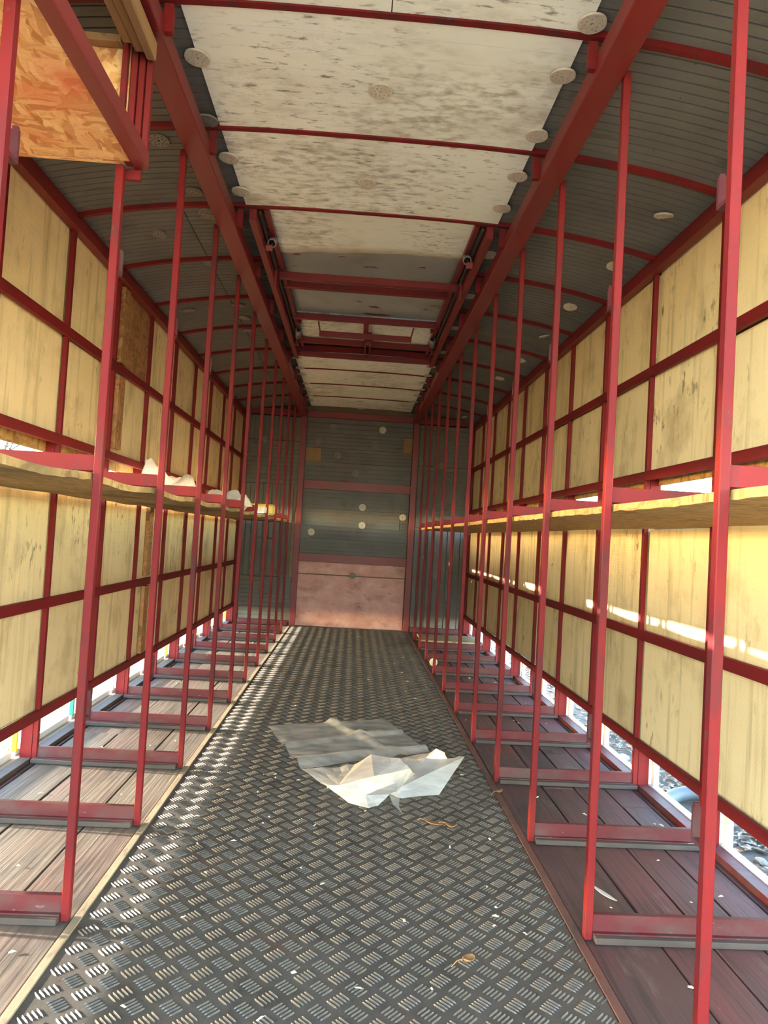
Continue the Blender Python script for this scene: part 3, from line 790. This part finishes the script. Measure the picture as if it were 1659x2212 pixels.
for j in range(ny + 1):
    for i in range(nx + 1):
        u, v = i / nx, j / ny
        p = (c00 * (1 - u) + c10 * u) * (1 - v) + (c01 * (1 - u) + c11 * u) * v
        z = 0.007 + 0.016 * max(0.0, noise.noise(Vector((u * 2.2, v * 7 + u * 1.5, 1.3)))) + 0.007 * abs(noise.noise(Vector((u * 7, v * 12, 4))))
        z += 0.022 * math.exp(-((u - 0.52 - 0.22 * v) / 0.035) ** 2) * (1 - 0.6 * v)            # the raised crease down the middle
        z += 0.020 * math.exp(-((v - 0.86 - 0.05 * u) / 0.045) ** 2) + 0.014 * math.exp(-((v - 0.52 + 0.10 * u) / 0.03) ** 2)
        V.append((p.x + 0.006 * noise.noise(Vector((v * 6, i, 0))), p.y, z))
m = nx + 1
for j in range(ny):
    for i in range(nx): Fc.append((j * m + i, j * m + i + 1, (j + 1) * m + i + 1, (j + 1) * m + i))
link('flat_part', mesh('flat_part', V, Fc, 'film_flat', True), film)
B = {0: (415, 448, .008), 1: (565, 545, .03), 2: (700, 648, .006), 3: (820, 680, .006), 4: (872, 668, .006), 5: (945, 600, .028), 6: (1020, 620, .006), 7: (1240, 600, .006), 8: (1393, 372, .075),
     9: (1340, 372, .09), 10: (1290, 385, .06), 11: (1275, 345, .095), 12: (1222, 323, .095), 13: (1160, 385, .055), 14: (1095, 470, .035), 15: (1005, 385, .085), 16: (835, 360, .080), 17: (640, 540, .040),
     18: (850, 490, .070), 19: (1065, 445, .070), 20: (1015, 550, .030), 21: (800, 600, .030), 22: (735, 420, .020), 23: (990, 525, .012), 24: (1185, 350, .02), 25: (600, 432, .012), 26: (1000, 380, .02), 27: (985, 578, .02)}
VB = [tuple(sp(*B[i])) for i in range(28)]
FB = [(0, 25, 17, 1), (25, 22, 17), (22, 16, 17), (16, 15, 18), (16, 18, 17), (17, 18, 21), (1, 17, 21), (1, 21, 2), (2, 21, 3), (21, 5, 4), (3, 21, 4), (18, 23, 21), (21, 23, 27, 5), (18, 15, 19), (18, 19, 23), (19, 20, 23),
      (20, 27, 23), (5, 27, 6), (27, 20, 6), (6, 20, 7), (20, 8, 7), (20, 14, 8), (14, 10, 8), (10, 9, 8), (14, 13, 10), (13, 12, 10), (12, 11, 10), (19, 14, 20), (15, 26, 14), (26, 13, 14), (19, 15, 14), (26, 24, 13), (24, 12, 13), (22, 26, 15, 16)]
link('folded_part', subdivided('folded_part', VB, FB, 'film_fold', 2, 0.007, 18, smooth=False, zmin=0.005), film)
VT = [tuple(sp(940, 600, .02)), tuple(sp(1005, 615, .008)), tuple(sp(1000, 670, .006)), tuple(sp(1022, 712, .006)), tuple(sp(965, 660, .006))]
link('loose_tail', subdivided('loose_tail', VT, [(0, 1, 2, 4), (4, 2, 3)], 'film_flat', 2, 0.003, 30, zmin=0.004), film)

def shelf_film(label, ya_, yb_, x0, x1, hgt, seed, hang=0.0):
    V, Fc = [], []
    nx, ny = 22, 34
    for j in range(ny + 1):
        v = j / ny
        for i in range(nx + 1):
            u = i / nx
            y = ya_ + (yb_ - ya_) * v + 0.05 * noise.noise(Vector((u * 3, seed, v)))
            x = x0 + (x1 - x0) * u + 0.03 * noise.noise(Vector((v * 4, u, seed)))
            e = min(1.0, 6 * v, 6 * (1 - v), 5 * u + 0.25, 6 * (1 - u) + 0.2)
            z = 1.094 + e * hgt * (0.62 + 0.45 * noise.noise(Vector((u * 1.6, v * 2.6, seed))) + 0.14 * noise.noise(Vector((u * 6, v * 9, seed + 3))))
            if min(abs(y - q) for q in YK.values()) < 0.05: z = max(z, 1.139)
            if hang and u < 0.25: z -= hang * (0.25 - u) * 4 * math.sin(math.pi * v) ** 2; x = max(x, 0.64) if u > 0.2 else 0.640
            V.append((-x, y - (ya_ + yb_) / 2, max(z, 1.093 if not (hang and u < 0.25) else 0) - 1.09))
    m = nx + 1
    for j in range(ny):
        for i in range(nx): Fc.append((j * m + i, j * m + i + 1, (j + 1) * m + i + 1, (j + 1) * m + i))
    o = link('film_sheet', mesh('film_sheet', V, Fc, 'film_white', True), None, (0, (ya_ + yb_) / 2, 1.09))
    tag(o, label, 'plastic sheet')
shelf_film('small white film heap on the warped chipboard shelf against the wall slot', 3.72, 4.56, 0.98, 1.19, 0.26, 2)
shelf_film('tall white film heap on the warped chipboard shelf beside a yellow block', 3.99, 4.505, 0.67, 0.92, 0.14, 6)
shelf_film('white film drooping over the shelf edge before the yellow foam block', 4.99, 5.38, 0.655, 0.86, 0.03, 9)

fb = link('foam_block', boxes('foam_block', [(-0.17, 0.17, -0.04, 0.04, 0.0, 0.085)], 'yellow_foam', 0.014), None, (-0.80, 5.48, 1.094), (0, 0, 0.05))
tag(fb, 'yellow foam block with rounded corners standing on the chipboard shelf', 'foam block')

# ------------------------------------------------------------------ loose things on the floor
lb = link('loose_board', boxes('loose_board', [(0.0, 0.555, -0.20, 0.20, 0.0, 0.016)], 'pale_strip', 0.002), None, (0.655, 6.42, 0.064), (0.0, 0, 0))
tag(lb, 'pale loose board laid across two floor rails near the end wall', 'board')
V, Fc = [], []
tube(V, Fc, [(0, 0, 0), (0, 0, 0.020)], 0.030, 14)
pk = link('cork_puck', mesh('cork_puck', V, Fc, 'chip'), None, (0.672, 5.40, 0.030), (1.35, 0, 0.2))
tag(pk, 'round pale puck standing on edge behind a rack post', 'puck')

def leaf(px, py, L, W, curl, rz, label, m='dry_leaf', name='dry_leaf'):
    V, Fc = [], []
    n = 12
    for i in range(n + 1):
        t = i / n
        w = W * math.sin(math.pi * (t * 0.9 + 0.05)) ** 0.8
        x = L * (t - 0.5)
        z = 0.006 + curl * (t - 0.5) ** 2 * 4
        for sgn in (-1, 0, 1):
            V.append((x, sgn * w + 0.15 * L * (t - 0.5) ** 2, z + abs(sgn) * w * 0.8))
    for i in range(n):
        for c in (0, 1): Fc.append((3 * i + c, 3 * i + 3 + c, 3 * i + 4 + c, 3 * i + 1 + c))
    me = mesh(name, V, Fc, m, True)
    p = at(px, py, 2, 0.0)
    o = link(name, me, None, (p.x, p.y, 0.0), (0, 0, rz))
    sm = o.modifiers.new('thick', 'SOLIDIFY'); sm.thickness = 0.0012
    V, Fc = [], []
    tube(V, Fc, [(-L / 2, 0.035 * L, 0.006 + curl), (-L / 2 - 0.018, 0.05 * L, 0.010 + curl * 0.6), (-L / 2 - 0.032, 0.11 * L, 0.005)], 0.0012, 5)
    link('stem', mesh('stem', V, Fc, m), o)
    return tag(o, label, 'leaf')
leaf(935, 1785, 0.062, 0.010, 0.006, -0.55, 'long curled tan leaf on the tread plate in front of the film')
leaf(974, 1791, 0.040, 0.008, 0.012, -0.3, 'short pale curled leaf on the tread plate beside a longer one')
leaf(1012, 2083, 0.030, 0.012, 0.010, 0.5, 'small brown crumpled leaf alone on the tread plate')
leaf(1079, 1715, 0.034, 0.009, 0.008, 0.7, 'brown leaf lying against the rusty edge strip by a post foot')
fe = leaf(1304, 1938, 0.088, 0.007, 0.004, -1.12, 'white curved feather lying on the red planks', 'feather_white', 'feather')
fe['category'] = 'feather'
V, Fc = [], []
rd = random.Random(5)
for i in range(170):
    y = 1.3 + 5.6 * rd.random() ** 1.7; x = rd.uniform(-1.15, 1.2)
    if abs(abs(x) - 0.63) < 0.04: continue
    if min(abs(y - v) for v in YK.values()) < 0.045 and abs(x) > 0.62: continue
    a = rd.uniform(0, 6.3); L = rd.uniform(0.003, 0.011); w = rd.uniform(0.0015, 0.004); hh = rd.uniform(0.002, 0.005)
    b = len(V); ca, sa = math.cos(a), math.sin(a)
    for (u, v, z) in ((-L, -w, 0), (L, -w, 0), (L, w, 0), (-L, w, 0), (0, 0, hh)):
        V.append((x + u * ca - v * sa, y + u * sa + v * ca, z + 0.0022))
    Fc += [(b, b + 1, b + 4), (b + 1, b + 2, b + 4), (b + 2, b + 3, b + 4), (b + 3, b, b + 4), (b + 3, b + 2, b + 1, b)]
tag(link('floor_litter', mesh('floor_litter', V, Fc, 'chip')), 'pale crumbs and chips scattered over the floor', 'litter', kind='stuff')

# ------------------------------------------------------------------ outdoors
GZ = -0.62
def ground(name, x0, x1, y0, y1, m, label, seed):
    V, Fc = [], []
    nx, ny = 40, 60
    for j in range(ny + 1):
        for i in range(nx + 1):
            x = x0 + (x1 - x0) * i / nx; y = y0 + (y1 - y0) * j / ny
            V.append((x, y, GZ + 0.05 * noise.noise(Vector((x * 0.5, y * 0.5, 7))) - 0.03))
    for j in range(ny):
        for i in range(nx):
            a = j * (nx + 1) + i; Fc.append((a, a + 1, a + nx + 2, a + nx + 1))
    return tag(link(name, mesh(name, V, Fc, m, True)), label, kind='structure')
ground('ground_bounce', -60, 60, -40, 0.2, 'ground_bounce', 'unseen pale gravel added behind the camera to bounce light into the trailer', 3)  # out of view, added as a paler surface that bounces light inside
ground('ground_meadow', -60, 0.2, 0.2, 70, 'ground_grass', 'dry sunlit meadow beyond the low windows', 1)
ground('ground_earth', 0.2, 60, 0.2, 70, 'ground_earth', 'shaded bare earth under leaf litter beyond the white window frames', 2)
def gz(x, y): return GZ + 0.05 * noise.noise(Vector((x * 0.5, y * 0.5, 7))) - 0.03
V, Fc = [], []
rd = random.Random(21)
for i in range(15000):
    x = -1.55 - 1.7 * rd.random(); y = 3.2 + 13 * rd.random() ** 1.6
    z = gz(x, y) - 0.01; a = rd.uniform(0, 6.3); L = rd.uniform(0.02, 0.06); w = rd.uniform(0.002, 0.0045)
    dx, dy = math.cos(a), math.sin(a); le = rd.uniform(0.2, 1.2)
    b = len(V)
    V += [(x - dy * w, y + dx * w, z), (x + dy * w, y - dx * w, z), (x + dx * L * le, y + dy * L * le, z + L * (1.1 - 0.6 * le))]
    Fc.append((b, b + 1, b + 2))
tag(link('meadow_grass', mesh('meadow_grass', V, Fc, 'grass_blade')), 'short dry grass growing outside the low windows', 'grass', kind='stuff')
AVOID = []
def near_any(x, y, m):
    return any((x - a) ** 2 + (y - b) ** 2 < (r_ + m) ** 2 for a, b, r_ in AVOID)
def rock(x, y, r_, idx, lab):
    bm = bmesh.new(); bmesh.ops.create_icosphere(bm, subdivisions=2, radius=r_)
    for v in bm.verts: v.co *= 1 + 0.35 * noise.noise(v.co / r_ * 1.1 + Vector((idx * 7, 0, 0))); v.co.z *= 0.6
    me = bpy.data.meshes.new('stone'); bm.to_mesh(me); bm.free(); me.materials.append(MATS['stone_grey'])
    AVOID.append((x, y, r_ * 1.3))
    o = link('stone', me, None, (x, y, gz(x, y) + r_ * 0.2))
    tag(o, lab, 'stone', 'stones in the leaf litter')
seen_k = set()
for i, (px, py) in enumerate(((1645, 1852), (1470, 1752), (1345, 1640), (1262, 1580), (1200, 1530), (1160, 1490), (1130, 1462))):
    p = at(px, py, 2, GZ); q = at(px, py, 0, 1.29)
    k = min(max(int(math.floor((q.y - YK[0]) / 0.556)), -1), 9)
    if k in seen_k: continue
    seen_k.add(k)
    rock(p.x, p.y, 0.035 + 0.02 * ((i * 7) % 5) / 5, i, 'grey stone in leaf litter outside the white window %s from the end wall' % ORD[9 - k])
V, Fc = [], []
hp = [at(px, py, 2, GZ + 0.05) for px, py in ((1425, 1738), (1440, 1724), (1460, 1715), (1482, 1711), (1505, 1712), (1530, 1718))]
hp = [hp[0] + (hp[0] - hp[1]) * 2 + Vector((0, 0, -0.01))] + hp + [hp[-1] + Vector((0.25, -0.06, 0)), hp[-1] + Vector((0.6, -0.3, 0))]
tube(V, Fc, [(p.x, p.y, gz(p.x, p.y) + 0.045) for p in hp], 0.045, 12)
for p, q in zip(hp[:-1], hp[1:]):
    for t in range(6): AVOID.append((p.x + (q.x - p.x) * t / 6, p.y + (q.y - p.y) * t / 6, 0.046))
tag(link('drain_hose', mesh('drain_hose', V, Fc, 'hose_plastic', True)), 'thick blue grey hose curving over the leaf litter', 'hose')
V, Fc = [], []
for i in range(7500):
    x = 1.6 + 1.5 * rd.random(); y = 2.6 + 12 * rd.random() ** 1.7
    if near_any(x, y, 0.06): continue
    z = gz(x, y) + 0.004 + 0.02 * rd.random(); a = rd.uniform(0, 6.3); L = rd.uniform(0.018, 0.05); w = L * rd.uniform(0.3, 0.55)
    ca, sa = math.cos(a), math.sin(a); t = rd.uniform(-0.5, 0.5); c = rd.uniform(0.1, 0.5) * w
    b = len(V)
    for (u, v, zz) in ((-L, 0, 0), (0, -w, c), (L, 0, t * L), (0, w, c + t * w), (0, 0, -c * 0.3)):
        V.append((x + u * ca - v * sa, y + u * sa + v * ca, z + zz))
    Fc += [(b, b + 1, b + 4), (b + 1, b + 2, b + 4), (b + 2, b + 3, b + 4), (b + 3, b, b + 4)]
litter = tag(link('leaf_litter', mesh('leaf_litter', V, Fc, 'litter_leaf')), 'pale dead leaves covering the earth outside the white window frames', 'leaf litter', kind='stuff')
V, Fc = [], []
for i in range(900):
    x = 1.6 + 1.5 * rd.random(); y = 2.6 + 10 * rd.random() ** 1.6; z = gz(x, y) + 0.012
    if near_any(x, y, 0.21): continue
    a = rd.uniform(0, 6.3); L = rd.uniform(0.06, 0.20); pts = []
    for q in range(5):
        t = q / 4
        pts.append((x + math.cos(a + t * 1.2) * L * t, y + math.sin(a + t * 1.2) * L * t, z + 0.03 * math.sin(math.pi * t) * rd.random()))
    tube(V, Fc, pts, 0.0022, 3)
st = link('dry_stalks', mesh('dry_stalks', V, Fc, 'litter_leaf'), litter)
st['kind'] = 'stuff'
st['label'] = 'thin dry stalks tangled over the leaf litter'
def bare_tree(x, y, h, seed, label, grp):
    rr = random.Random(seed)
    V, Fc = [], []; VB_, FB_ = [], []
    e = link('bare_tree', None, None, (x, y, gz(x, y)))
    def branch(p, d, L, r_, lev):
        pts, rad = [p.copy()], [r_]
        n = 5
        for i in range(n):
            d = (d + Vector((rr.uniform(-1, 1), rr.uniform(-1, 1), rr.uniform(-0.3, 0.6))) * 0.16).normalized()
            p = p + d * (L / n); pts.append(p.copy()); rad.append(r_ * (1 - 0.6 * (i + 1) / n))
            if lev < 3 and i >= (1 if lev else 2):
                for _ in range(2):
                    nd = (d + Vector((rr.uniform(-1, 1), rr.uniform(-1, 1), rr.uniform(-0.2, 0.7)))).normalized()
                    branch(p, nd, L * rr.uniform(0.42, 0.62), rad[-1] * 0.6, lev + 1)
        tube(*( (V, Fc) if lev == 0 else (VB_, FB_)), pts, rad, 7 if lev == 0 else 4)
    branch(Vector((0, 0, -0.1)), Vector((0, 0, 1)), h, h * 0.022, 0)
    link('trunk', mesh('trunk', V, Fc, 'bark', True), e)
    link('branches', mesh('branches', VB_, FB_, 'bark'), e)
    tag(e, label, 'tree', grp)
bare_tree(-9, 17, 6.8, 40, 'tall bare tree beyond the meadow, seen through the slot over the warped shelf', 'bare trees around the trailer')
bare_tree(-14, 27, 4.6, 41, 'short bare tree beyond the meadow, seen through the slot over the warped shelf', 'bare trees around the trailer')
bare_tree(8, 14, 6.0, 60, 'bare tree beyond the leaf litter, seen through the slot over the golden shelf', 'bare trees around the trailer')
